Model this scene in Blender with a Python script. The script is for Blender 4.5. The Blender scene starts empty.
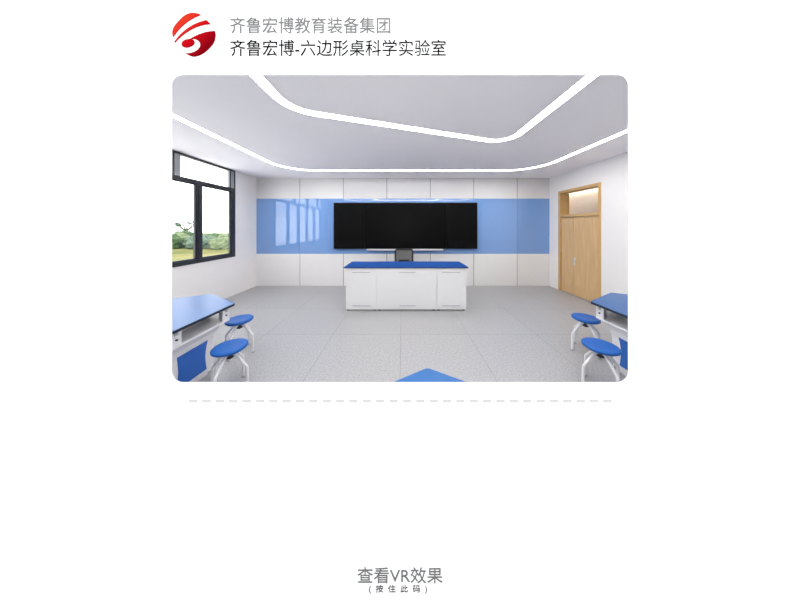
import bpy, bmesh, math, random
from mathutils import Vector, Matrix, noise
PI = math.pi
random.seed(4)
scene = bpy.context.scene
COL = scene.collection

# ------------------------------------------------------------------ camera, sky, exposure
F = 210.0                      # focal length in pixels of the 800 px frame
HC = 1.748                     # eye height
cam_d = bpy.data.cameras.new('camera')
cam = bpy.data.objects.new('camera', cam_d); COL.objects.link(cam)
cam.location = (0, 0, HC); cam.rotation_euler = (PI/2, 0, 0)
cam_d.sensor_width = 36; cam_d.lens = 36*F/800
cam_d.shift_x = -2.6/800; cam_d.shift_y = -73/800
cam_d.clip_start = 0.02; cam_d.clip_end = 500
scene.camera = cam
vs = scene.view_settings
vs.view_transform = 'Standard'; vs.look = 'None'; vs.exposure = 0.0; vs.gamma = 1; vs.use_curve_mapping = False

SKY = 4.4
STRIP = 25.0
world = bpy.data.worlds.new('sky'); scene.world = world; world.use_nodes = True
nt = world.node_tree; nt.nodes.clear()
wo = nt.nodes.new('ShaderNodeOutputWorld'); bg = nt.nodes.new('ShaderNodeBackground')
tc = nt.nodes.new('ShaderNodeTexCoord'); mp = nt.nodes.new('ShaderNodeMapping'); mp.inputs['Scale'].default_value = (3, 3, 12)
nz = nt.nodes.new('ShaderNodeTexNoise'); nz.inputs['Scale'].default_value = 1.6; nz.inputs['Detail'].default_value = 6
rp = nt.nodes.new('ShaderNodeValToRGB')
rp.color_ramp.elements[0].position = .36; rp.color_ramp.elements[0].color = (.62, .64, .67, 1)
rp.color_ramp.elements[1].position = .54; rp.color_ramp.elements[1].color = (1, 1, 1, 1)
nt.links.new(tc.outputs['Generated'], mp.inputs['Vector']); nt.links.new(mp.outputs[0], nz.inputs['Vector'])
nt.links.new(nz.outputs['Fac'], rp.inputs['Fac']); nt.links.new(rp.outputs[0], bg.inputs['Color'])
bg.inputs['Strength'].default_value = SKY
nt.links.new(bg.outputs[0], wo.inputs[0])

# ------------------------------------------------------------------ helpers
def lin(c):
    return tuple(((v/255)/12.92 if v/255 <= .04045 else ((v/255+.055)/1.055)**2.4) for v in c) + (1,)

def mat(name, rgb, rough=.5, metal=0, ior=1.5, spec=.5, noise_amt=0, noise_scale=30, bump=0):
    m = bpy.data.materials.new(name); m.use_nodes = True
    n = m.node_tree; b = n.nodes['Principled BSDF']
    c = lin(rgb)
    b.inputs['Base Color'].default_value = c
    b.inputs['Roughness'].default_value = rough; b.inputs['Metallic'].default_value = metal
    b.inputs['IOR'].default_value = ior; b.inputs['Specular IOR Level'].default_value = spec
    if noise_amt or bump:
        t = n.nodes.new('ShaderNodeTexCoord'); z = n.nodes.new('ShaderNodeTexNoise')
        z.inputs['Scale'].default_value = noise_scale; z.inputs['Detail'].default_value = 4
        n.links.new(t.outputs['Object'], z.inputs['Vector'])
        if noise_amt:
            r = n.nodes.new('ShaderNodeValToRGB')
            r.color_ramp.elements[0].position = .3; r.color_ramp.elements[1].position = .7
            r.color_ramp.elements[0].color = tuple(v*(1-noise_amt) for v in c[:3])+(1,)
            r.color_ramp.elements[1].color = tuple(min(1, v*(1+noise_amt)) for v in c[:3])+(1,)
            n.links.new(z.outputs['Fac'], r.inputs['Fac']); n.links.new(r.outputs[0], b.inputs['Base Color'])
        if bump:
            bu = n.nodes.new('ShaderNodeBump'); bu.inputs['Strength'].default_value = bump; bu.inputs['Distance'].default_value = .002
            n.links.new(z.outputs['Fac'], bu.inputs['Height']); n.links.new(bu.outputs[0], b.inputs['Normal'])
    return m

def print_mat(name, rgb):
    # matt print on the page margin, its tone relative to the page's own white
    m = mat(name, rgb, .8, spec=0); p = M['page'].node_tree.nodes['Principled BSDF'].inputs['Base Color'].default_value[0]
    m.node_tree.nodes['Principled BSDF'].inputs['Base Color'].default_value = tuple(v*p/1.15 for v in lin(rgb)[:3])+(1,); return m

def glow(name, rgb, s):
    m = bpy.data.materials.new(name); m.use_nodes = True; n = m.node_tree; n.nodes.clear()
    o = n.nodes.new('ShaderNodeOutputMaterial'); e = n.nodes.new('ShaderNodeEmission')
    e.inputs['Color'].default_value = lin(rgb); e.inputs['Strength'].default_value = s
    n.links.new(e.outputs[0], o.inputs[0]); return m

def glass_mat(name, tint=(1, 1, 1, 1)):
    m = bpy.data.materials.new(name); m.use_nodes = True; n = m.node_tree; n.nodes.clear()
    o = n.nodes.new('ShaderNodeOutputMaterial'); x = n.nodes.new('ShaderNodeMixShader')
    t = n.nodes.new('ShaderNodeBsdfTransparent'); t.inputs[0].default_value = tint
    g = n.nodes.new('ShaderNodeBsdfGlossy'); g.inputs['Roughness'].default_value = .02
    f = n.nodes.new('ShaderNodeLayerWeight'); pw = n.nodes.new('ShaderNodeMath'); pw.operation = 'POWER'; pw.inputs[1].default_value = 5
    mu = n.nodes.new('ShaderNodeMath'); mu.operation = 'MULTIPLY_ADD'; mu.inputs[1].default_value = .7; mu.inputs[2].default_value = .03
    n.links.new(f.outputs['Facing'], pw.inputs[0]); n.links.new(pw.outputs[0], mu.inputs[0])
    n.links.new(mu.outputs[0], x.inputs[0]); n.links.new(t.outputs[0], x.inputs[1]); n.links.new(g.outputs[0], x.inputs[2])
    n.links.new(x.outputs[0], o.inputs[0]); return m

def finish(name, bm, m, parent=None, loc=None, smooth=False, bevel=0, recalc=True):
    if recalc: bmesh.ops.recalc_face_normals(bm, faces=bm.faces)
    me = bpy.data.meshes.new(name); bm.to_mesh(me); bm.free()
    o = bpy.data.objects.new(name, me); COL.objects.link(o)
    me.materials.append(m)
    if smooth:
        for p in me.polygons: p.use_smooth = True
    if bevel:
        b = o.modifiers.new('bevel', 'BEVEL'); b.width = bevel; b.segments = 2; b.limit_method = 'ANGLE'
    if parent: o.parent = parent
    if loc: o.location = loc
    return o

def tag(o, label=None, cat=None, group=None, kind=None):
    if label: o['label'] = label
    if cat: o['category'] = cat
    if group: o['group'] = group
    if kind: o['kind'] = kind
    return o

def empty(name, loc=(0, 0, 0), rz=0):
    o = bpy.data.objects.new(name, None); COL.objects.link(o)
    o.location = loc; o.rotation_euler = (0, 0, rz); o.empty_display_size = .1
    return o

def box(bm, x0, x1, y0, y1, z0, z1):
    v = [bm.verts.new((x, y, z)) for x in (x0, x1) for y in (y0, y1) for z in (z0, z1)]
    for f in ((0,1,3,2), (4,6,7,5), (0,4,5,1), (2,3,7,6), (0,2,6,4), (1,5,7,3)):
        bm.faces.new([v[i] for i in f])
    return bm

def B(*a):
    return box(bmesh.new(), *a)

def prism(bm, pts, z0, z1):
    a = [bm.verts.new((x, y, z0)) for x, y in pts]; b = [bm.verts.new((x, y, z1)) for x, y in pts]
    bm.faces.new(a[::-1]); bm.faces.new(b); n = len(pts)
    for i in range(n):
        j = (i+1) % n; bm.faces.new((a[i], a[j], b[j], b[i]))
    return bm

def lathe(bm, prof, seg=32, cx=0, cy=0):
    rings = []
    for r, z in prof:
        if r < 1e-6: rings.append([bm.verts.new((cx, cy, z))])
        else: rings.append([bm.verts.new((cx+r*math.cos(2*PI*i/seg), cy+r*math.sin(2*PI*i/seg), z)) for i in range(seg)])
    for a, b in zip(rings, rings[1:]):
        for i in range(seg):
            j = (i+1) % seg
            if len(a) == 1 and len(b) == 1: continue
            if len(a) == 1: bm.faces.new((a[0], b[i], b[j]))
            elif len(b) == 1: bm.faces.new((a[i], a[j], b[0]))
            else: bm.faces.new((a[i], a[j], b[j], b[i]))
    return bm

def tube(bm, pts, r, seg=12, closed=False):
    pts = [Vector(p) for p in pts]; n = len(pts); rings = []
    up0 = Vector((.123, .31, .94)).normalized()
    for i, p in enumerate(pts):
        if closed: d = pts[(i+1) % n]-pts[i-1]
        else: d = pts[min(i+1, n-1)]-pts[max(i-1, 0)]
        d.normalize()
        u = d.cross(up0)
        if u.length < 1e-3: u = d.cross(Vector((1, 0, 0)))
        u.normalize(); w = d.cross(u)
        rr = r[i] if isinstance(r, (list, tuple)) else r
        rings.append([bm.verts.new(p+rr*(math.cos(2*PI*k/seg)*u+math.sin(2*PI*k/seg)*w)) for k in range(seg)])
    m = n if closed else n-1
    for i in range(m):
        a, b = rings[i], rings[(i+1) % n]
        for k in range(seg):
            l = (k+1) % seg; bm.faces.new((a[k], a[l], b[l], b[k]))
    if not closed:
        bm.faces.new(rings[0][::-1]); bm.faces.new(rings[-1])
    return bm

def smooth_path(ctrl, n=8):
    out = []; c = [Vector(p) for p in ctrl]; c = [2*c[0]-c[1]]+c+[2*c[-1]-c[-2]]
    for i in range(1, len(c)-2):
        for k in range(n):
            t = k/n; p0, p1, p2, p3 = c[i-1:i+3]
            out.append(.5*((2*p1)+(-p0+p2)*t+(2*p0-5*p1+4*p2-p3)*t*t+(-p0+3*p1-3*p2+p3)*t**3))
    out.append(c[-2]); return out

def fillet(pts, radii, n=8):
    """closed polygon with rounded corners"""
    out = []; N = len(pts)
    for i in range(N):
        p = Vector(pts[i]); a = Vector(pts[i-1])-p; b = Vector(pts[(i+1) % N])-p
        r = radii[i] if isinstance(radii, (list, tuple)) else radii
        if r < 1e-6: out.append(tuple(p)); continue
        a.normalize(); b.normalize(); ang = a.angle(b); d = r/math.tan(ang/2)
        bis = (a+b).normalized(); c = p+bis*(r/math.sin(ang/2))
        s = p+a*d-c; e = p+b*d-c
        a0 = math.atan2(s.y, s.x); a1 = math.atan2(e.y, e.x); da = a1-a0
        while da > PI: da -= 2*PI
        while da < -PI: da += 2*PI
        for k in range(n+1):
            t = a0+da*k/n; out.append((c.x+r*math.cos(t), c.y+r*math.sin(t)))
    return out

# ------------------------------------------------------------------ materials
M = {}
M['page'] = mat('white_wall_paint', (166, 166, 166), .7, spec=0)
M['wall'] = mat('soft_white_paint', (240, 237, 236), .6, spec=.3, noise_amt=.01, noise_scale=3)
M['ceil'] = mat('ceiling_paint', (250, 247, 249), .7, spec=.2)
M['ceil_edge'] = M['ceil']
M['panel_white'] = mat('glossy_white_panel', (215, 214, 215), .06, ior=1.28)
M['panel_low'] = mat('satin_white_panel', (230, 229, 229), .3)
M['panel_blue'] = mat('blue_glass_panel', (116, 156, 214), .03, ior=1.75)
M['joint'] = mat('grey_joint', (130, 132, 138), .8)
M['frame'] = mat('dark_window_metal', (38, 40, 46), .4)
M['frame_gray'] = mat('grey_window_metal', (160, 162, 166), .5)
M['glass'] = glass_mat('clear_glass')
M['fglass'] = glass_mat('transom_glass', (.97, .95, .92, 1))
M['black'] = mat('black_board_glass', (12, 12, 13), .3, spec=.06)
M['black2'] = mat('black_side_board', (15, 15, 16), .35, spec=.06)
M['blk'] = mat('black_plastic', (22, 23, 26), .4)
M['edge'] = mat('black_edge_band', (22, 26, 40), .4)
M['silver'] = mat('brushed_silver', (190, 192, 196), .3, .8)
M['blue_top'] = mat('blue_laminate', (24, 88, 150), .36, noise_amt=.02, noise_scale=8)
M['blue_desk'] = mat('deep_blue_laminate', (26, 82, 168), .35)
M['blue_panel'] = mat('deep_blue_panel', (28, 94, 186), .35)
M['blue_seat'] = mat('blue_moulded_plastic', (18, 88, 170), .45, spec=.35, noise_amt=.02)
M['white'] = mat('white_powder_coat', (222, 222, 226), .35)
M['cabinet'] = mat('white_cabinet_board', (224, 224, 225), .3)
M['groove'] = mat('grey_groove', (170, 172, 176), .5)
M['led'] = glow('led_strip_diffuser', (255, 253, 250), STRIP)
M['mesh'] = mat('grey_chair_mesh', (112, 112, 110), .8)
M['leaf'] = mat('tree_foliage', (80, 100, 66), .9, spec=.1, noise_amt=.35, noise_scale=.9)
M['leaf2'] = mat('pale_tree_foliage', (112, 124, 94), .9, spec=.1, noise_amt=.3, noise_scale=.9)
M['leaf3'] = mat('bluish_tree_foliage', (92, 108, 92), .9, spec=.1, noise_amt=.3, noise_scale=.9)
M['bark'] = mat('bark', (104, 116, 92), .9, noise_amt=.2)

def wood_mat():
    m = bpy.data.materials.new('oak_veneer'); m.use_nodes = True; n = m.node_tree; b = n.nodes['Principled BSDF']
    t = n.nodes.new('ShaderNodeTexCoord'); p = n.nodes.new('ShaderNodeMapping'); p.inputs['Scale'].default_value = (14, 14, .7)
    z = n.nodes.new('ShaderNodeTexNoise'); z.inputs['Scale'].default_value = 2.2; z.inputs['Detail'].default_value = 5
    r = n.nodes.new('ShaderNodeValToRGB')
    r.color_ramp.elements[0].position = .3; r.color_ramp.elements[1].position = .72
    r.color_ramp.elements[0].color = lin((200, 164, 116)); r.color_ramp.elements[1].color = lin((222, 188, 140))
    n.links.new(t.outputs['Object'], p.inputs[0]); n.links.new(p.outputs[0], z.inputs['Vector'])
    n.links.new(z.outputs['Fac'], r.inputs['Fac']); n.links.new(r.outputs[0], b.inputs['Base Color'])
    b.inputs['Roughness'].default_value = .4; return m
M['wood'] = wood_mat()
M['wood_frame'] = mat('oak_frame', (206, 168, 112), .4, noise_amt=.04, noise_scale=12)

def floor_mat():
    m = bpy.data.materials.new('grey_terrazzo_tiles'); m.use_nodes = True; n = m.node_tree; b = n.nodes['Principled BSDF']
    t = n.nodes.new('ShaderNodeTexCoord')
    z = n.nodes.new('ShaderNodeTexNoise'); z.inputs['Scale'].default_value = 44; z.inputs['Detail'].default_value = 5; z.inputs['Roughness'].default_value = .75
    r = n.nodes.new('ShaderNodeValToRGB')
    r.color_ramp.elements[0].position = .34; r.color_ramp.elements[1].position = .66
    r.color_ramp.elements[0].color = lin((143, 143, 146)); r.color_ramp.elements[1].color = lin((180, 180, 181))
    n.links.new(t.outputs['Object'], z.inputs['Vector']); n.links.new(z.outputs['Fac'], r.inputs['Fac'])
    p = n.nodes.new('ShaderNodeMapping'); p.inputs['Location'].default_value = (.03, -3.41+1.1*4, 0)
    k = n.nodes.new('ShaderNodeTexBrick'); k.offset = 0; k.squash = 1
    k.inputs['Scale'].default_value = 1; k.inputs['Mortar Size'].default_value = .004; k.inputs['Mortar Smooth'].default_value = .3
    k.inputs['Brick Width'].default_value = 1.1; k.inputs['Row Height'].default_value = 1.1; k.inputs['Bias'].default_value = 0
    k.inputs['Color1'].default_value = (1, 1, 1, 1); k.inputs['Color2'].default_value = (.96, .96, .96, 1); k.inputs['Mortar'].default_value = (.62, .62, .62, 1)
    n.links.new(t.outputs['Object'], p.inputs[0]); n.links.new(p.outputs[0], k.inputs['Vector'])
    x = n.nodes.new('ShaderNodeMix'); x.data_type = 'RGBA'; x.blend_type = 'MULTIPLY'; x.inputs[0].default_value = 1
    n.links.new(r.outputs[0], x.inputs[6]); n.links.new(k.outputs['Color'], x.inputs[7]); n.links.new(x.outputs[2], b.inputs['Base Color'])
    b.inputs['Roughness'].default_value = .32; b.inputs['Specular IOR Level'].default_value = .4; return m
M['floor'] = floor_mat()

# ------------------------------------------------------------------ room shell
XL, XR, YB, H = -4.33, 4.352, 6.22, 3.2
DF = 0.60                                     # front face of the added page margin with its rounded opening
tag(finish('floor', B(XL-.25, XR+2.2, -1.2, YB+.2, -.15, 0), M['floor']), kind='structure')
tag(finish('ceiling', B(XL-.25, XR+2.2, DF+.061, YB+.2, H, H+.2), M['ceil']), kind='structure')

# added wall standing for the page margin: rounded opening, edges splayed towards the classroom
def px(x, y, d=DF):
    return ((x-402.6)*d/F, HC-(y-227)*d/F)
def ring(off, n=10):
    a = px(172, 75); b = px(628, 382); r = 11*DF/F
    pts = [(a[0]-off, a[1]+off), (b[0]+off, a[1]+off), (b[0]+off, b[1]-off), (a[0]-off, b[1]-off)]
    return fillet(pts, r+off, n)
bm = bmesh.new()
def vring(pts, y): return [bm.verts.new((x, y, z)) for x, z in pts]
outer = [(XL-.25, H+.2), (XR+.25, H+.2), (XR+.25, 0), (XL-.25, 0)]
levels = [(DF, 0), (DF+.0008, .0005), (DF+.06, .1)]
rings = [vring(ring(off), y) for y, off in levels]
for a, b in zip(rings, rings[1:]):
    for i in range(len(a)):
        j = (i+1) % len(a); bm.faces.new((a[i], a[j], b[j], b[i]))
for rg, y in ((rings[0], DF), (rings[-1], DF+.06)):
    o = vring(outer, y); edges = [bm.edges.new((o[i], o[(i+1) % 4])) for i in range(4)]
    edges += [bm.edges.get((rg[i], rg[(i+1) % len(rg)])) for i in range(len(rg))]
    bmesh.ops.triangle_fill(bm, use_beauty=True, edges=edges)
    if y == DF: o_front = o
    else:
        for i in range(4):
            j = (i+1) % 4; bm.faces.new((o_front[i], o_front[j], o[j], o[i]))
tag(finish('page_margin_wall', bm, M['page']), kind='structure')

# back wall clad with three rows of panels
wb = tag(finish('wall_back', B(XL-.25, XR+.25, YB+.012, YB+.2, 0, H), M['joint']), kind='structure')
jx = [XL]+[(p-402.6)*YB/F for p in (299.8, 343.3, 386.8, 430.3, 473.8, 517.3)]+[XR]
Z1, Z2 = .954, 2.588
for i in range(7):
    a, b = jx[i]+(.009 if i else .001), jx[i+1]-(.009 if i < 6 else .001)
    finish('lower_panel', B(a, b, YB, YB+.014, .004, Z1-.001), M['panel_low'], wb)
    finish('blue_panel', B(a+.0-(.005 if i else 0), b+(.005 if i < 6 else 0), YB, YB+.014, Z1, Z2), M['panel_blue'], wb)['label'] = 'blue glossy wall panel'
    finish('upper_panel', B(a, b, YB, YB+.014, Z2+.001, H-.002), M['panel_white'], wb)

# left wall with the window opening
WY0, WY1, WZ0, WZ1 = .66, 5.42, .985, 3.195
bm = bmesh.new()
box(bm, XL-.1, XL, DF+.06, WY0, 0, H); box(bm, XL-.1, XL, WY1, YB+.2, 0, H)
box(bm, XL-.1, XL, WY0, WY1, 0, WZ0); box(bm, XL-.1, XL, WY0, WY1, WZ1, H)
tag(finish('wall_left', bm, M['wall']), kind='structure')

w = empty('window_1', (XL, 0, WZ0)); tag(w, kind='structure')
fx0, fx1 = -.055, .015; RZ = (2.655-WZ0, 2.735-WZ0); T = WZ1-WZ0
bm = bmesh.new()
box(bm, fx0, fx1, WY0, WY1, 0, .085); box(bm, fx0, fx1, WY0, WY1, T-.035, T)
box(bm, fx0, fx1, WY0, WY1, *RZ)
box(bm, fx0, fx1, WY0, WY0+.10, .085, RZ[0]); box(bm, fx0, fx1, WY1-.12, WY1, .085, RZ[0])
box(bm, fx0, fx1, WY0, WY0+.03, RZ[1], T-.035); box(bm, fx0, fx1, WY1-.03, WY1, RZ[1], T-.035)
finish('window_frame', bm, M['frame'], w, bevel=.004)
low = [WY0+.10, 1.35, 2.13, 2.91, 3.69, 4.47, WY1-.12]
for y in low[1:-1]:
    bm = bmesh.new(); box(bm, fx0, fx1, y-.055, y+.055, .085, RZ[0]); box(bm, fx1, fx1+.012, y-.03, y+.03, .085, RZ[0])
    finish('mullion', bm, M['frame'], w, bevel=.003)
for i in range(6):
    a = low[i]+(.055 if i else 0); b = low[i+1]-(.055 if i < 5 else 0)
    bm = bmesh.new()
    for q in ((a, b, .085, .11), (a, b, RZ[0]-.025, RZ[0]), (a, a+.025, .11, RZ[0]-.025), (b-.025, b, .11, RZ[0]-.025)):
        box(bm, fx0+.01, fx1-.02, *q)
    s = finish('sash', bm, M['frame'], w)
    finish('pane', B(-.04, -.034, a+.02, b-.02, .105, RZ[0]-.02), M['glass'], s)
up = [WY0+.03, 1.75, 2.88, 4.02, WY1-.03]
for k, y in enumerate(up[1:-1]+[WY1-.10, WY0+.10]):
    g = finish('transom_post', B(fx0, fx1-.01, y-.07, y+.07, RZ[1], T-.035), M['frame_gray'], w)
    g['label'] = 'grey post between upper panes'
    finish('post_edge', B(fx1-.01, fx1+.004, y-.078, y-.05, RZ[1], T-.035), M['frame'], g)
for i in range(4):
    a = up[i]+(.07 if i else .14); b = up[i+1]-(.07 if i < 3 else .14)
    finish('upper_pane', B(-.04, -.034, a, b, RZ[1], T-.035), M['glass'], w)
finish('window_sill', B(-.2, -.056, WY0, WY1, -.02, .02), M['frame_gray'], w)

# right wall with the doorway
DY0, DY1, DZ = 4.60, 5.86, 2.735
bm = bmesh.new()
box(bm, XR, XR+.25, DF+.06, DY0, 0, H); box(bm, XR, XR+.25, DY1, YB+.2, 0, H); box(bm, XR, XR+.25, DY0, DY1, DZ, H)
tag(finish('wall_right', bm, M['wall']), kind='structure')
d = empty('door_1', (XR, 0, 0)); tag(d, kind='structure')
bm = bmesh.new(); f = .065
for a in ((-.012, .25, DY0, DY0+f, 0, DZ), (-.012, .25, DY1-f, DY1, 0, DZ), (-.012, .25, DY0+f, DY1-f, DZ-f, DZ), (-.006, .25, DY0+f, DY1-f, 2.01, 2.075)):
    box(bm, *a)
finish('door_frame', bm, M['wood_frame'], d, bevel=.003)
seam = 5.40
for a, b in ((DY0+f+.004, seam-.003), (seam+.003, DY1-f-.004)):
    lf = finish('door_leaf', B(.03, .075, a, b, .008, 2.006), M['wood'], d, bevel=.002)
    if a < 5:
        hb = bmesh.new(); box(hb, .018, .03, b-.075, b-.035, .77, .97)
        hp = finish('handle_plate', hb, M['white'], lf, bevel=.002)
        hb = bmesh.new(); tube(hb, smooth_path([(.02, b-.055, .89), (-.03, b-.055, .89), (-.035, b-.08, .89), (-.035, b-.17, .89)], 5), .009)
        finish('lever', hb, M['silver'], lf, smooth=True)
for z in (.3, 1.1, 1.8):
    hb = bmesh.new(); tube(hb, [(.02, DY1-f-.004, z-.05), (.02, DY1-f-.004, z+.05)], .008); finish('hinge', hb, M['silver'], d, smooth=True)
finish('transom_pane', B(.19, .196, DY0+f, DY1-f, 2.075, DZ-f), M['fglass'], d)
# corridor seen through the transom
tag(finish('wall_corridor', B(XR+2.0, XR+2.2, DF, 9.8, 0, H), mat('warm_corridor_paint', (244, 240, 236), .7)), kind='structure')

tag(finish('wall_corridor_side', B(XR+.05, XR+.25, YB+.2, 9.6, 0, H), M['wall']), kind='structure')
tag(finish('floor_corridor', B(XR+.05, XR+2.2, YB+.2, 9.8, -.15, 0), M['floor']), kind='structure')
tag(finish('ceiling_corridor', B(XR+.05, XR+2.2, YB+.2, 9.8, H, H+.2), M['ceil']), kind='structure')
tag(finish('corridor_end_blocker', B(XR+.25, XR+2.0, DF-.2, DF, 0, H), M['wall']), kind='structure')  # unseen near end, added to keep sky light out of the corridor
tag(finish('corridor_end_blocker', B(XR+.25, XR+2.0, 9.6, 9.8, 0, H), M['wall']), kind='structure')  # unseen far end, added to block the sky there too
t = empty('wall_light', (XR+1.96, 7.2, 3.135)); tag(t, 'warm linear light high on the corridor wall behind the door transom', 'light')
finish('housing', B(-.02, .038, -2.2, 2.0, .03, .06), M['white'], t)
finish('diffuser', B(-.02, .038, -2.2, 2.0, 0, .03), glow('warm_diffuser', (255, 242, 226), 52), t)

# ------------------------------------------------------------------ ceiling light loops
def offset_loop(pts, radii, w):
    """band between two rounded loops of a convex-ish polygon"""
    c = Vector((sum(p[0] for p in pts)/len(pts), sum(p[1] for p in pts)/len(pts)))
    def off(dd):
        out = []
        N = len(pts)
        for i in range(N):
            p = Vector(pts[i]); a = (Vector(pts[i-1])-p).normalized(); b = (Vector(pts[(i+1) % N])-p).normalized()
            bis = (a+b).normalized(); s = math.sin(a.angle(b)/2)
            out.append(tuple(p-bis*dd/s))
        return out
    A = fillet(off(w/2), [r+w/2 for r in radii], 10); C = fillet(off(-w/2), [max(.01, r-w/2) for r in radii], 10)
    return A, C
def light_loop(pts, radii, w, label):
    A, C = offset_loop(pts, radii, w)
    def band(A, C, z0, z1):
        bm = bmesh.new(); n = len(A)
        R = [[bm.verts.new((x, y, z)) for x, y in P] for P, z in ((A, z0), (C, z0), (C, z1), (A, z1))]
        for q in range(4):
            r0, r1 = R[q], R[(q+1) % 4]
            for i in range(n):
                j = (i+1) % n; bm.faces.new((r0[i], r0[j], r1[j], r1[i]))
        return bm
    t = empty('ceiling_light', (0, 0, 0)); tag(t, label, 'light', 'light loops in the ceiling')
    A2, C2 = offset_loop(pts, radii, w+.016)
    finish('diffuser', band(A, C, H-.006, H-.0005), M['led'], t)
    finish('housing_edge', band(A2, A, H-.007, H-.0005), M['white'], t)
    finish('housing_edge', band(C, C2, H-.007, H-.0005), M['white'], t)
light_loop([(-2.98, 1.0), (-2.98, 5.37), (3.38, 5.37), (3.38, 1.0)], [.5, .75, .75, .5], .096,
           'long outer white light strip running round the ceiling near the walls')
light_loop([(-1.40, 1.1), (-1.40, 2.59), (1.81, 3.63), (1.81, 1.1)], [.3, .4, .28, .3], .115,
           'inner slanting white light strip in the middle of the ceiling')

# ------------------------------------------------------------------ wide blackboard screen
tx = .085; bw = 2.098; b0, b1 = 1.108, 2.458; yb = YB
t = empty('wide_screen_board', (tx, yb, b0))
tag(t, 'very wide black screen board mounted on the blue wall panels', 'screen')
hh = b1-b0
finish('back_housing', B(-bw+.03, bw-.03, -.075, -.002, .03, hh-.03), M['blk'], t)
for a, b, mm, nm in ((-bw+.012, -1.1905, 'black2', 'side_board'), (-1.188, 1.188, 'black', 'display'), (1.1905, bw-.012, 'black2', 'side_board')):
    finish(nm, B(a, b, -.095, -.075, .014, hh-.014), M[mm], t, bevel=.002)
bm = bmesh.new()
for q in ((-bw, bw, -.098, -.07, 0, .014), (-bw, bw, -.098, -.07, hh-.014, hh), (-bw, -bw+.012, -.098, -.07, .014, hh-.014), (bw-.012, bw, -.098, -.07, .014, hh-.014)):
    box(bm, *q)
finish('frame', bm, M['blk'], t)
finish('pen_tray', B(-1.13, 1.09, -.13, -.07, -.04, -.002), M['white'], t, bevel=.003)

# ------------------------------------------------------------------ lettering and emblem printed on the page margin
def page_text(name, txt, x0, x1, y0, y1, col, label, fat=0, spacing=1):
    cu = bpy.data.curves.new(name, 'FONT'); cu.body = txt; cu.size = 1; cu.extrude = .0; cu.offset = fat; cu.space_character = spacing
    cu.resolution_u = 4
    o = bpy.data.objects.new('tmp', cu); COL.objects.link(o)
    dg = bpy.context.evaluated_depsgraph_get(); dg.update()
    me = bpy.data.meshes.new_from_object(o.evaluated_get(dg)); bpy.data.objects.remove(o); bpy.data.curves.remove(cu)
    bm = bmesh.new(); bm.from_mesh(me); bpy.data.meshes.remove(me)
    xs = [v.co.x for v in bm.verts]; ys = [v.co.y for v in bm.verts]
    a = px(x0, y0); b = px(x1, y1)
    W, Hh = b[0]-a[0], a[1]-b[1]
    for v in bm.verts:
        v.co = Vector(((v.co.x-min(xs))/(max(xs)-min(xs))*W-W/2, 0, (v.co.y-min(ys))/(max(ys)-min(ys))*Hh))
    r = bmesh.ops.extrude_face_region(bm, geom=bm.faces[:])
    for v in [g for g in r['geom'] if isinstance(g, bmesh.types.BMVert)]: v.co.y -= .0008
    o = finish(name, bm, print_mat(name+'_paint', col), loc=((a[0]+b[0])/2, DF-.0001, b[1]))
    return tag(o, label, 'lettering')
page_text('heading_lettering', '齐鲁宏博教育装备集团', 230.2, 390.3, 17.4, 33.4, (138, 138, 138),
          'light grey Chinese heading, the upper of two lines beside the red emblem')
page_text('heading_lettering', '齐鲁宏博-六边形桌科学实验室', 230.2, 445.8, 39.8, 56.2, (26, 26, 26),
          'black Chinese heading, the lower of two lines beside the red emblem')
page_text('caption_lettering', '查看VR效果', 357.5, 442.5, 567.2, 583.0, (125, 125, 125),
          'larger grey caption low on the white page margin, with the letters VR in its middle')
page_text('caption_lettering', '(  按  住  此  码  )', 369.0, 427.0, 584.8, 593.3, (84, 84, 84),
          'small grey bracketed caption of four characters below the larger caption')

em = empty('emblem', (0, DF, 0)); ax, az = px(194, 35); em.location = (ax, DF, az)
tag(em, 'round red emblem of curved strokes left of the two headings', 'emblem')
ln_ = lambda c: tuple(v*.30 for v in lin(c)[:3])+(1,)
rm = bpy.data.materials.new('red_emblem_print'); rm.use_nodes = True; n = rm.node_tree; b_ = n.nodes['Principled BSDF']
t_ = n.nodes.new('ShaderNodeTexCoord'); s_ = n.nodes.new('ShaderNodeSeparateXYZ'); a_ = n.nodes.new('ShaderNodeMath'); a_.operation = 'SUBTRACT'
m_ = n.nodes.new('ShaderNodeMapRange'); m_.inputs['From Min'].default_value = -.07; m_.inputs['From Max'].default_value = .07
r_ = n.nodes.new('ShaderNodeValToRGB')
r_.color_ramp.elements[0].color = ln_((232, 62, 44)); r_.color_ramp.elements[1].color = ln_((140, 6, 20))
e_ = r_.color_ramp.elements.new(.5); e_.color = ln_((210, 16, 28))
n.links.new(t_.outputs['Object'], s_.inputs[0]); n.links.new(s_.outputs['X'], a_.inputs[0]); n.links.new(s_.outputs['Z'], a_.inputs[1])
n.links.new(a_.outputs[0], m_.inputs[0]); n.links.new(m_.outputs[0], r_.inputs[0]); n.links.new(r_.outputs[0], b_.inputs['Base Color'])
b_.inputs['Roughness'].default_value = .8; b_.inputs['Specular IOR Level'].default_value = 0
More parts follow.
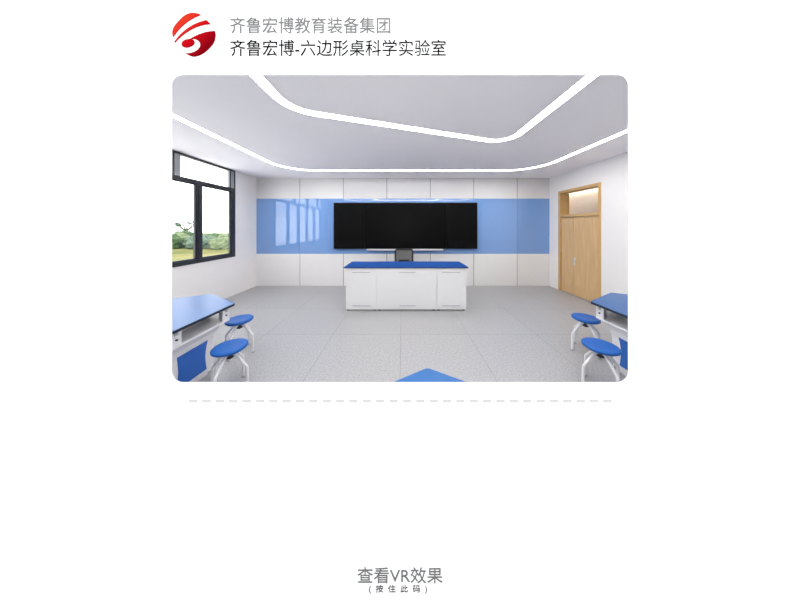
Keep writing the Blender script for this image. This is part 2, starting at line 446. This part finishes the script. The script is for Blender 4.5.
strokes = {  # outline points in the 600 px close-up of the emblem
 'upper_stroke': [(82,325),(75,270),(95,215),(140,160),(190,112),(240,86),(290,80),(335,88),(362,103),(300,128),(220,178),(150,240)],
 'middle_stroke': [(100,380),(96,368),(150,300),(230,232),(320,182),(415,152),(438,172),(460,194),(380,204),(280,240),(180,306)],
 'lower_stroke': [(250,341),(290,318),(330,300),(410,272),(500,260),(508,300),(500,352),(478,398),(430,450),(370,495),(300,518),(250,508),(205,486),(270,478),(320,455),(350,420),(352,385),(328,354),(295,342),(272,341)],
 'oval_stroke': [(168,398),(175,372),(205,350),(245,342),(280,347),(298,368),(292,395),(262,418),(220,428),(182,420)]}
for nm, pts in strokes.items():
    bm = bmesh.new()
    if nm == 'oval_stroke':
        P = [tuple(p)[:2] for p in smooth_path([(a, b, 0) for a, b in pts+pts[:1]], 4)][:-1]
    else:                                   # smooth every run between sharp corners
        k = len(pts); cr = []
        for i in range(k):
            u, v = Vector(pts[i])-Vector(pts[i-1]), Vector(pts[(i+1) % k])-Vector(pts[i])
            if u.angle(v) > .75: cr.append(i)
        P = []
        for c0, c1 in zip(cr, cr[1:]+[cr[0]+k]):
            run = [(*pts[i % k], 0) for i in range(c0, c1+1)]
            P += [tuple(p)[:2] for p in (smooth_path(run, 3) if len(run) > 2 else run)][:-1]
    q = []
    for (u, v) in P:
        x, z = px(165+u/10, 5+v/10); q.append((x-ax, z-az))
    up_ = .0003 if nm == 'oval_stroke' else 0
    f0 = [bm.verts.new((x, -.0001-up_, z)) for x, z in q]; f1 = [bm.verts.new((x, -.0009-up_, z)) for x, z in q]
    k = len(q)
    bm.faces.new(f0[::-1]); bm.faces.new(f1)
    for i in range(k):
        j = (i+1) % k; bm.faces.new((f0[i], f0[j], f1[j], f1[i]))
    bm.normal_update(); bmesh.ops.triangulate(bm, faces=[f for f in bm.faces if len(f.verts) > 4])
    finish(nm, bm, rm, em)

ln = empty('dashed_line', (0, DF, px(400, 401)[1]))
tag(ln, 'pale grey dashed line under the rounded page opening', 'line')
dm = print_mat('pale_grey_paint', (222, 222, 222))
for i in range(32):
    x = 188.9+13.37*i; a, _ = px(x, 0); b, _ = px(x+8.2, 0)
    finish('dash', B(a, b, -.0009, -.0001, -.0038, .0038), dm, ln)

# ------------------------------------------------------------------ teacher's desk
dyf, dep = 4.385, .68; dx = .072
t = empty('teacher_desk', (dx, dyf, 0))
tag(t, 'long white teaching desk with a deep blue top in front of the screen', 'desk')
finish('desktop', B(-1.295, 1.295, -.02, dep+.02, .9045, .914), M['blue_desk'], t)
finish('edge_band', B(-1.298, 1.298, -.023, dep+.023, .892, .9042), M['edge'], t)
hw = 1.26
bm = bmesh.new(); box(bm, -hw, hw, .02, dep, .022, .8915); finish('carcass', bm, M['cabinet'], t)
s1, s2 = (376.5-402.6)*dyf/F-dx, (437-402.6)*dyf/F-dx
for a, b, g0, g1 in ((-hw, s1, 352.5, 370.5), (s1, s2, 399.5, 415.5), (s2, hw, 442, 460)):
    bm = B(a+.002, b-.002, .001, .02, .024, .888)
    dr = finish('door', bm, M['cabinet'], t, bevel=.0015)
    for zz in (.80, .105):
        ga, gb = (g0-402.6)*dyf/F-dx, (g1-402.6)*dyf/F-dx
        hb = B(ga, gb, -.010, .001, zz-.006, zz+.006)
        finish('handle_strip', hb, M['groove'], dr, bevel=.002)
for x in (-hw+.05, s1-.04, s1+.06, s2-.06, s2+.04, hw-.05):
    for y in (.05, dep-.06):
        bm = bmesh.new(); lathe(bm, [(0, 0), (.034, 0), (.034, .012), (.026, .0218), (0, .0218)], 14, x, y)
        finish('foot', bm, M['blk'], t, smooth=False)

# ------------------------------------------------------------------ office chair behind the desk
t = empty('office_chair', (.04, 5.52, 0))
tag(t, 'black mesh-backed office chair standing behind the white teaching desk', 'chair')
def rr(w, z0, z1, y, r=.07):
    return [Vector((x, y, z)) for x, z in fillet([(-w, z0), (w, z0), (w*1.02, z1), (-w*1.02, z1)], r, 5)]
bm = bmesh.new(); tube(bm, rr(.235, .62, 1.13, .24, .06), .022, 10, True); finish('back_frame', bm, M['blk'], t, smooth=True)
bm = bmesh.new(); P = rr(.232, .625, 1.125, .24, .055)
a = [bm.verts.new((p.x, .236, p.z)) for p in P]; b = [bm.verts.new((p.x, .242, p.z)) for p in P]
bm.faces.new(a); bm.faces.new(b[::-1])
for i in range(len(P)): j = (i+1) % len(P); bm.faces.new((a[i], a[j], b[j], b[i]))
finish('mesh_back', bm, M['mesh'], t)
bm = bmesh.new(); box(bm, -.14, .14, .215, .234, .78, .86); finish('lumbar_pad', bm, M['blk'], t, bevel=.008)
bm = bmesh.new(); prism(bm, fillet([(-.24, -.23), (.24, -.23), (.23, .22), (-.23, .22)], .07, 5), .43, .5); finish('seat', bm, M['blk'], t, bevel=.015)
bm = bmesh.new(); tube(bm, smooth_path([(0, .1, .42), (0, .25, .42), (0, .29, .5), (0, .275, .7), (0, .265, .8)], 5), .02); finish('back_support', bm, M['blk'], t, smooth=True)
bm = bmesh.new(); tube(bm, [(0, 0, .1), (0, 0, .43)], .026); finish('gas_column', bm, M['blk'], t, smooth=True)
for s in (-1, 1):
    bm = bmesh.new(); tube(bm, smooth_path([(s*.2, .05, .45), (s*.28, .05, .47), (s*.29, .05, .66)], 5), .014); box(bm, s*.29-.035, s*.29+.035, -.12, .14, .655, .68)
    finish('armrest', bm, M['blk'], t)
for k in range(5):
    a = 2*PI*k/5+.3; c, s = math.cos(a), math.sin(a)
    bm = bmesh.new(); tube(bm, [(0, 0, .12), (.15*c, .15*s, .1), (.27*c, .27*s, .075)], [.024, .02, .014]); lg = finish('base_arm', bm, M['blk'], t, smooth=True)
    bm = bmesh.new(); u = Vector((-s, c, 0)); p = Vector((.27*c, .27*s, .028))
    tube(bm, [p-u*.02, p+u*.02], .028, 14); tube(bm, [p+Vector((0, 0, .01)), p+Vector((0, 0, .05))], .007, 8); finish('castor', bm, M['blk'], lg)

# ------------------------------------------------------------------ hexagonal lab tables
def hexpts(ap, r=0):
    R = ap/math.cos(PI/6); p = [(R*math.cos(PI/6+k*PI/3), R*math.sin(PI/6+k*PI/3)) for k in range(6)]
    return fillet(p, r, 4) if r else p
def hex_table(loc, label, half=False):
    t = empty('hexagonal_table', loc); tag(t, label, 'table', 'hexagonal lab tables')
    def fin(name, bm, m, **k):
        if half:
            bmesh.ops.bisect_plane(bm, geom=bm.verts[:]+bm.edges[:]+bm.faces[:], dist=1e-5, plane_co=(0, .005, 0), plane_no=(0, 1, 0), clear_inner=True)
            if not bm.faces: bm.free(); return None
            be = [e for e in bm.edges if e.is_boundary]
            if be: bmesh.ops.holes_fill(bm, edges=be, sides=0)
        return finish(name, bm, m, t, **k)
    fin('tabletop', prism(bmesh.new(), hexpts(.62, .035), .7965, .8), M['blue_top'])
    fin('edge_band', prism(bmesh.new(), hexpts(.622, .037), .7722, .7963), M['edge'])
    fin('core_box', prism(bmesh.new(), hexpts(.33), .6205, .772), M['white'])
    fin('book_shelf', prism(bmesh.new(), hexpts(.574), .60, .62), M['white'])
    C = [Vector(p) for p in hexpts(.572)]
    for k in range(6):
        c, a, b = C[k], C[k-1], C[(k+1) % 6]
        ua, ub = (a-c).normalized(), (b-c).normalized()
        q = [c, c+ub*.10, c+ub*.10+ua*.07, c+(ua+ub)*.10, c+ua*.10+ub*.07, c+ua*.10]
        bm = prism(bmesh.new(), [tuple(v) for v in q], .6205, .7715)
        post = fin('corner_block', bm, M['white'])
        if post is None: continue
        for u in (ua, ub):
            nrm = Vector((u.y, -u.x)); 
            if nrm.dot(c) < 0: nrm = -nrm
            mid = c+u*.05
            if half and mid.y < .02: continue
            bm = bmesh.new()
            e, n3, m3 = Vector((u.x, u.y, 0)), Vector((nrm.x, nrm.y, 0)), Vector((mid.x, mid.y, 0))
            for zc, hs, hz in ((.735, .018, .014),):
                vs_ = [bm.verts.new(m3+e*sx*hs+n3*dd+Vector((0, 0, zc+sz*hz))) for dd in (.0003, .005) for sx, sz in ((-1, -1), (1, -1), (1, 1), (-1, 1))]
                for f in ((0, 3, 2, 1), (4, 5, 6, 7), (0, 1, 5, 4), (1, 2, 6, 5), (2, 3, 7, 6), (3, 0, 4, 7)): bm.faces.new([vs_[i] for i in f])
            o = finish('socket', bm, M['groove'], post)
            bm = bmesh.new(); p = m3+Vector((0, 0, .68)); tube(bm, [p+n3*.0003, p+n3*.012], .009, 10)
            finish('hook', bm, M['edge'], post)
    # flared pedestal
    prof = [(.40, .0), (.40, .06), (.44, .061), (.445, .30), (.45, .42), (.47, .50), (.51, .56), (.56, .5995)]
    bm = bmesh.new(); rg = [[bm.verts.new((x, y, z)) for x, y in hexpts(ap, .03)] for ap, z in prof]
    n = len(rg[0])
    for a, b in zip(rg, rg[1:]):
        for i in range(n): j = (i+1) % n; bm.faces.new((a[i], a[j], b[j], b[i]))
    bm.faces.new(rg[0][::-1]); bm.faces.new(rg[-1])
    fin('pedestal', bm, M['white'])
    for k in range(6):
        a = k*PI/3; nv = Vector((math.cos(a), math.sin(a), 0)); tv = Vector((-math.sin(a), math.cos(a), 0))
        def ap_at(z): return .44+.005*(z-.061)/.239 if z < .3 else .445+.005*(z-.3)/.12 if z < .42 else .45+.02*(z-.42)/.08
        prof2 = []
        for i in range(9):
            z = .11+.33*i/8; hwid = .142+.02*abs(i/4-1)**1.5 if True else .15
            prof2.append((hwid, z))
        out = [(-h, z) for h, z in prof2]+[(h, z) for h, z in prof2[::-1]]
        bm = bmesh.new()
        f0 = [bm.verts.new(nv*(ap_at(z)-.004)+tv*x+Vector((0, 0, z))) for x, z in out]
        f1 = [bm.verts.new(nv*(ap_at(z)+.008)+tv*x+Vector((0, 0, z))) for x, z in out]
        bm.faces.new(f0[::-1]); bm.faces.new(f1)
        for i in range(len(out)): j = (i+1) % len(out); bm.faces.new((f0[i], f0[j], f1[j], f1[i]))
        o = fin('side_panel', bm, M['blue_panel'])
        if o: o['label'] = 'blue panel set in the white pedestal'
    return t
hex_table((-2.71, 2.262, 0), 'blue hexagonal lab table on white pedestal by the windows')
hex_table((3.018, 2.325, 0), 'blue hexagonal lab table on white pedestal on the door side of the room')
hex_table((.167, .698, 0), 'blue lab table whose pointed corner shows above the middle of the lower page opening edge', True)

# ------------------------------------------------------------------ stools
def stool():
    t = empty('lab_stool')
    bm = lathe(bmesh.new(), [(0, .464), (.07, .465), (.13, .470), (.152, .470), (.161, .460), (.159, .442), (.144, .430), (.06, .424), (0, .424)], 40)
    finish('seat', bm, M['blue_seat'], t, smooth=True)
    bm = lathe(bmesh.new(), [(0, .424), (.045, .4238), (.045, .412), (.02, .408), (.017, .36), (.012, .33), (0, .33)], 20)
    finish('screw_hub', bm, M['edge'], t)
    bm = lathe(bmesh.new(), [(.024, .34), (.036, .343), (.036, .395), (.024, .398)], 20)
    bm2 = bm; finish('collar', bm2, M['edge'], t, smooth=False)
    for k in range(4):
        a = PI/2*k+.42; c, s = math.cos(a), math.sin(a)
        P = smooth_path([(c*.032, s*.032, .39), (c*.07, s*.07, .37), (c*.165, s*.165, .262), (c*.184, s*.184, .225), (c*.188, s*.188, .12), (c*.19, s*.19, .012)], 5)
        bm = tube(bmesh.new(), P, .0145, 12); lg = finish('leg', bm, M['white'], t, smooth=True)
        bm = lathe(bmesh.new(), [(0, 0), (.017, 0), (.018, .014), (.0, .016)], 14, c*.19, s*.19); finish('foot_cap', bm, M['groove'], lg)
    return t
def copy_tree(o, parent=None):
    c = o.copy(); COL.objects.link(c); c.parent = parent
    for ch in [q for q in COL.objects if q.parent == o]: copy_tree(ch, c)
    return c
proto = stool()
spots = [(-2.276, 2.93, -.42, 'round blue stool behind the window-side table, farther of the left pair'),
         (-1.859, 2.262, -.42, 'round blue stool beside the window-side table, nearer of the left pair'),
         (2.597, 2.98, -.42, 'round blue stool behind the door-side table, farther of the right pair'),
         (2.15, 2.281, -.42, 'round blue stool beside the door-side table, nearer of the right pair')]
for i, (x, y, rz, lab) in enumerate(spots):
    o = proto if i == 0 else copy_tree(proto)
    o.location = (x, y, 0); o.rotation_euler = (0, 0, rz); tag(o, lab, 'stool', 'blue lab stools at the side tables')

# ------------------------------------------------------------------ meadow and trees outside
gm = bpy.data.materials.new('meadow_grass'); gm.use_nodes = True; n = gm.node_tree; b_ = n.nodes['Principled BSDF']
t_ = n.nodes.new('ShaderNodeTexCoord'); z_ = n.nodes.new('ShaderNodeTexNoise'); z_.inputs['Scale'].default_value = .12; z_.inputs['Detail'].default_value = 8
r_ = n.nodes.new('ShaderNodeValToRGB'); r_.color_ramp.elements[0].position = .38; r_.color_ramp.elements[1].position = .6
r_.color_ramp.elements[0].color = lin((92, 97, 50)); r_.color_ramp.elements[1].color = lin((120, 117, 71))
n.links.new(t_.outputs['Object'], z_.inputs['Vector']); n.links.new(z_.outputs['Fac'], r_.inputs['Fac']); n.links.new(r_.outputs[0], b_.inputs['Base Color'])
b_.inputs['Roughness'].default_value = .9; b_.inputs['Specular IOR Level'].default_value = .1
G = -4.0
bm = bmesh.new()
nx, ny = 40, 40
vv = [[bm.verts.new((-200+192*i/nx, 12+188*j/ny, G+(.25*noise.noise(Vector((i*.6, j*.6, 0))) if i < nx else 0))) for j in range(ny+1)] for i in range(nx+1)]
for i in range(nx):
    for j in range(ny): bm.faces.new((vv[i][j], vv[i+1][j], vv[i+1][j+1], vv[i][j+1]))
r = bmesh.ops.extrude_face_region(bm, geom=bm.faces[:])
for v in [g for g in r['geom'] if isinstance(g, bmesh.types.BMVert)]: v.co.z -= .6
tag(finish('meadow_ground', bm, gm, smooth=True), kind='structure')

def tree(x, y, h, w, m, label, sparse=False):
    t = empty('tree', (x, y, G)); tag(t, label, 'tree', 'trees beyond the meadow')
    bm = bmesh.new()
    nb = 9 if not sparse else 11
    for k in range(nb):
        a = random.random()*2*PI; q = random.random() if not sparse else .3+.5*random.random()
        rr_ = w*(.34+.16*random.random()) if not sparse else w*(.05+.06*random.random())
        cz = h*(.28+.50*q) if not sparse else h*(.55+.4*q)
        c = Vector((math.cos(a)*w*.42*(1-.4*q), math.sin(a)*w*.42*(1-.4*q), cz))
        s = bmesh.ops.create_icosphere(bm, subdivisions=4, radius=1)
        for v in s['verts']:
            d = v.co.normalized(); f = 1+.28*noise.noise(d*2.2+c)+.18*noise.noise(d*6+c*3)+.10*noise.noise(d*14+c)
            v.co = c+Vector((d.x, d.y, d.z*(.8 if not sparse else .4)))*rr_*f
    finish('crown', bm, M[m], t, smooth=True, recalc=False)
    bm = bmesh.new(); tube(bm, [(0, 0, -.3), (.05, 0, h*.3), (.1, .05, h*.7)], [.22, .17, .08])
    if sparse:
        for k in range(6):
            a = k*1.05; tube(bm, [(.05, 0, h*.45), (math.cos(a)*w*.2, math.sin(a)*w*.2, h*.62), (math.cos(a)*w*.42, math.sin(a)*w*.42, h*.8)], [.22, .16, .11], 8)
    finish('trunk', bm, M['bark'], t, smooth=True)
def at(pxx, Y): return (pxx-402.6)*Y/F
row = [(168, 56, 4.0, 4.6, 'leaf', 'green tree across the meadow at the picture edge of the left pane'),
       (177, 62, 5.2, 4.6, 'leaf2', 'pale green rounded tree across the meadow in the left pane'),
       (188.5, 71, 5.2, 4.6, 'leaf', 'dense green tree across the meadow beside the window mullion, left pane'),
       (197, 56, 3.9, 4.2, 'leaf3', 'green tree across the meadow behind the window mullion'),
       (205, 62, 3.7, 4.2, 'leaf3', 'dark bluish green tree across the meadow in the right pane'),
       (212.5, 68, 3.7, 4.4, 'leaf', 'rounded green tree across the meadow in the middle of the right pane'),
       (220, 56, 2.8, 4.0, 'leaf2', 'low pale tree across the meadow in the right pane'),
       (228, 62, 4.2, 4.4, 'leaf2', 'pale tree across the meadow beside the right window stile')]
for p, Y, h, w_, m, lab in row: tree(at(p, Y), Y, h*.72, w_, m, lab)
tree(at(186, 78), 78, 9.2, 8.5, 'leaf3', 'tall sparse tree rising above the others in the left pane', True)
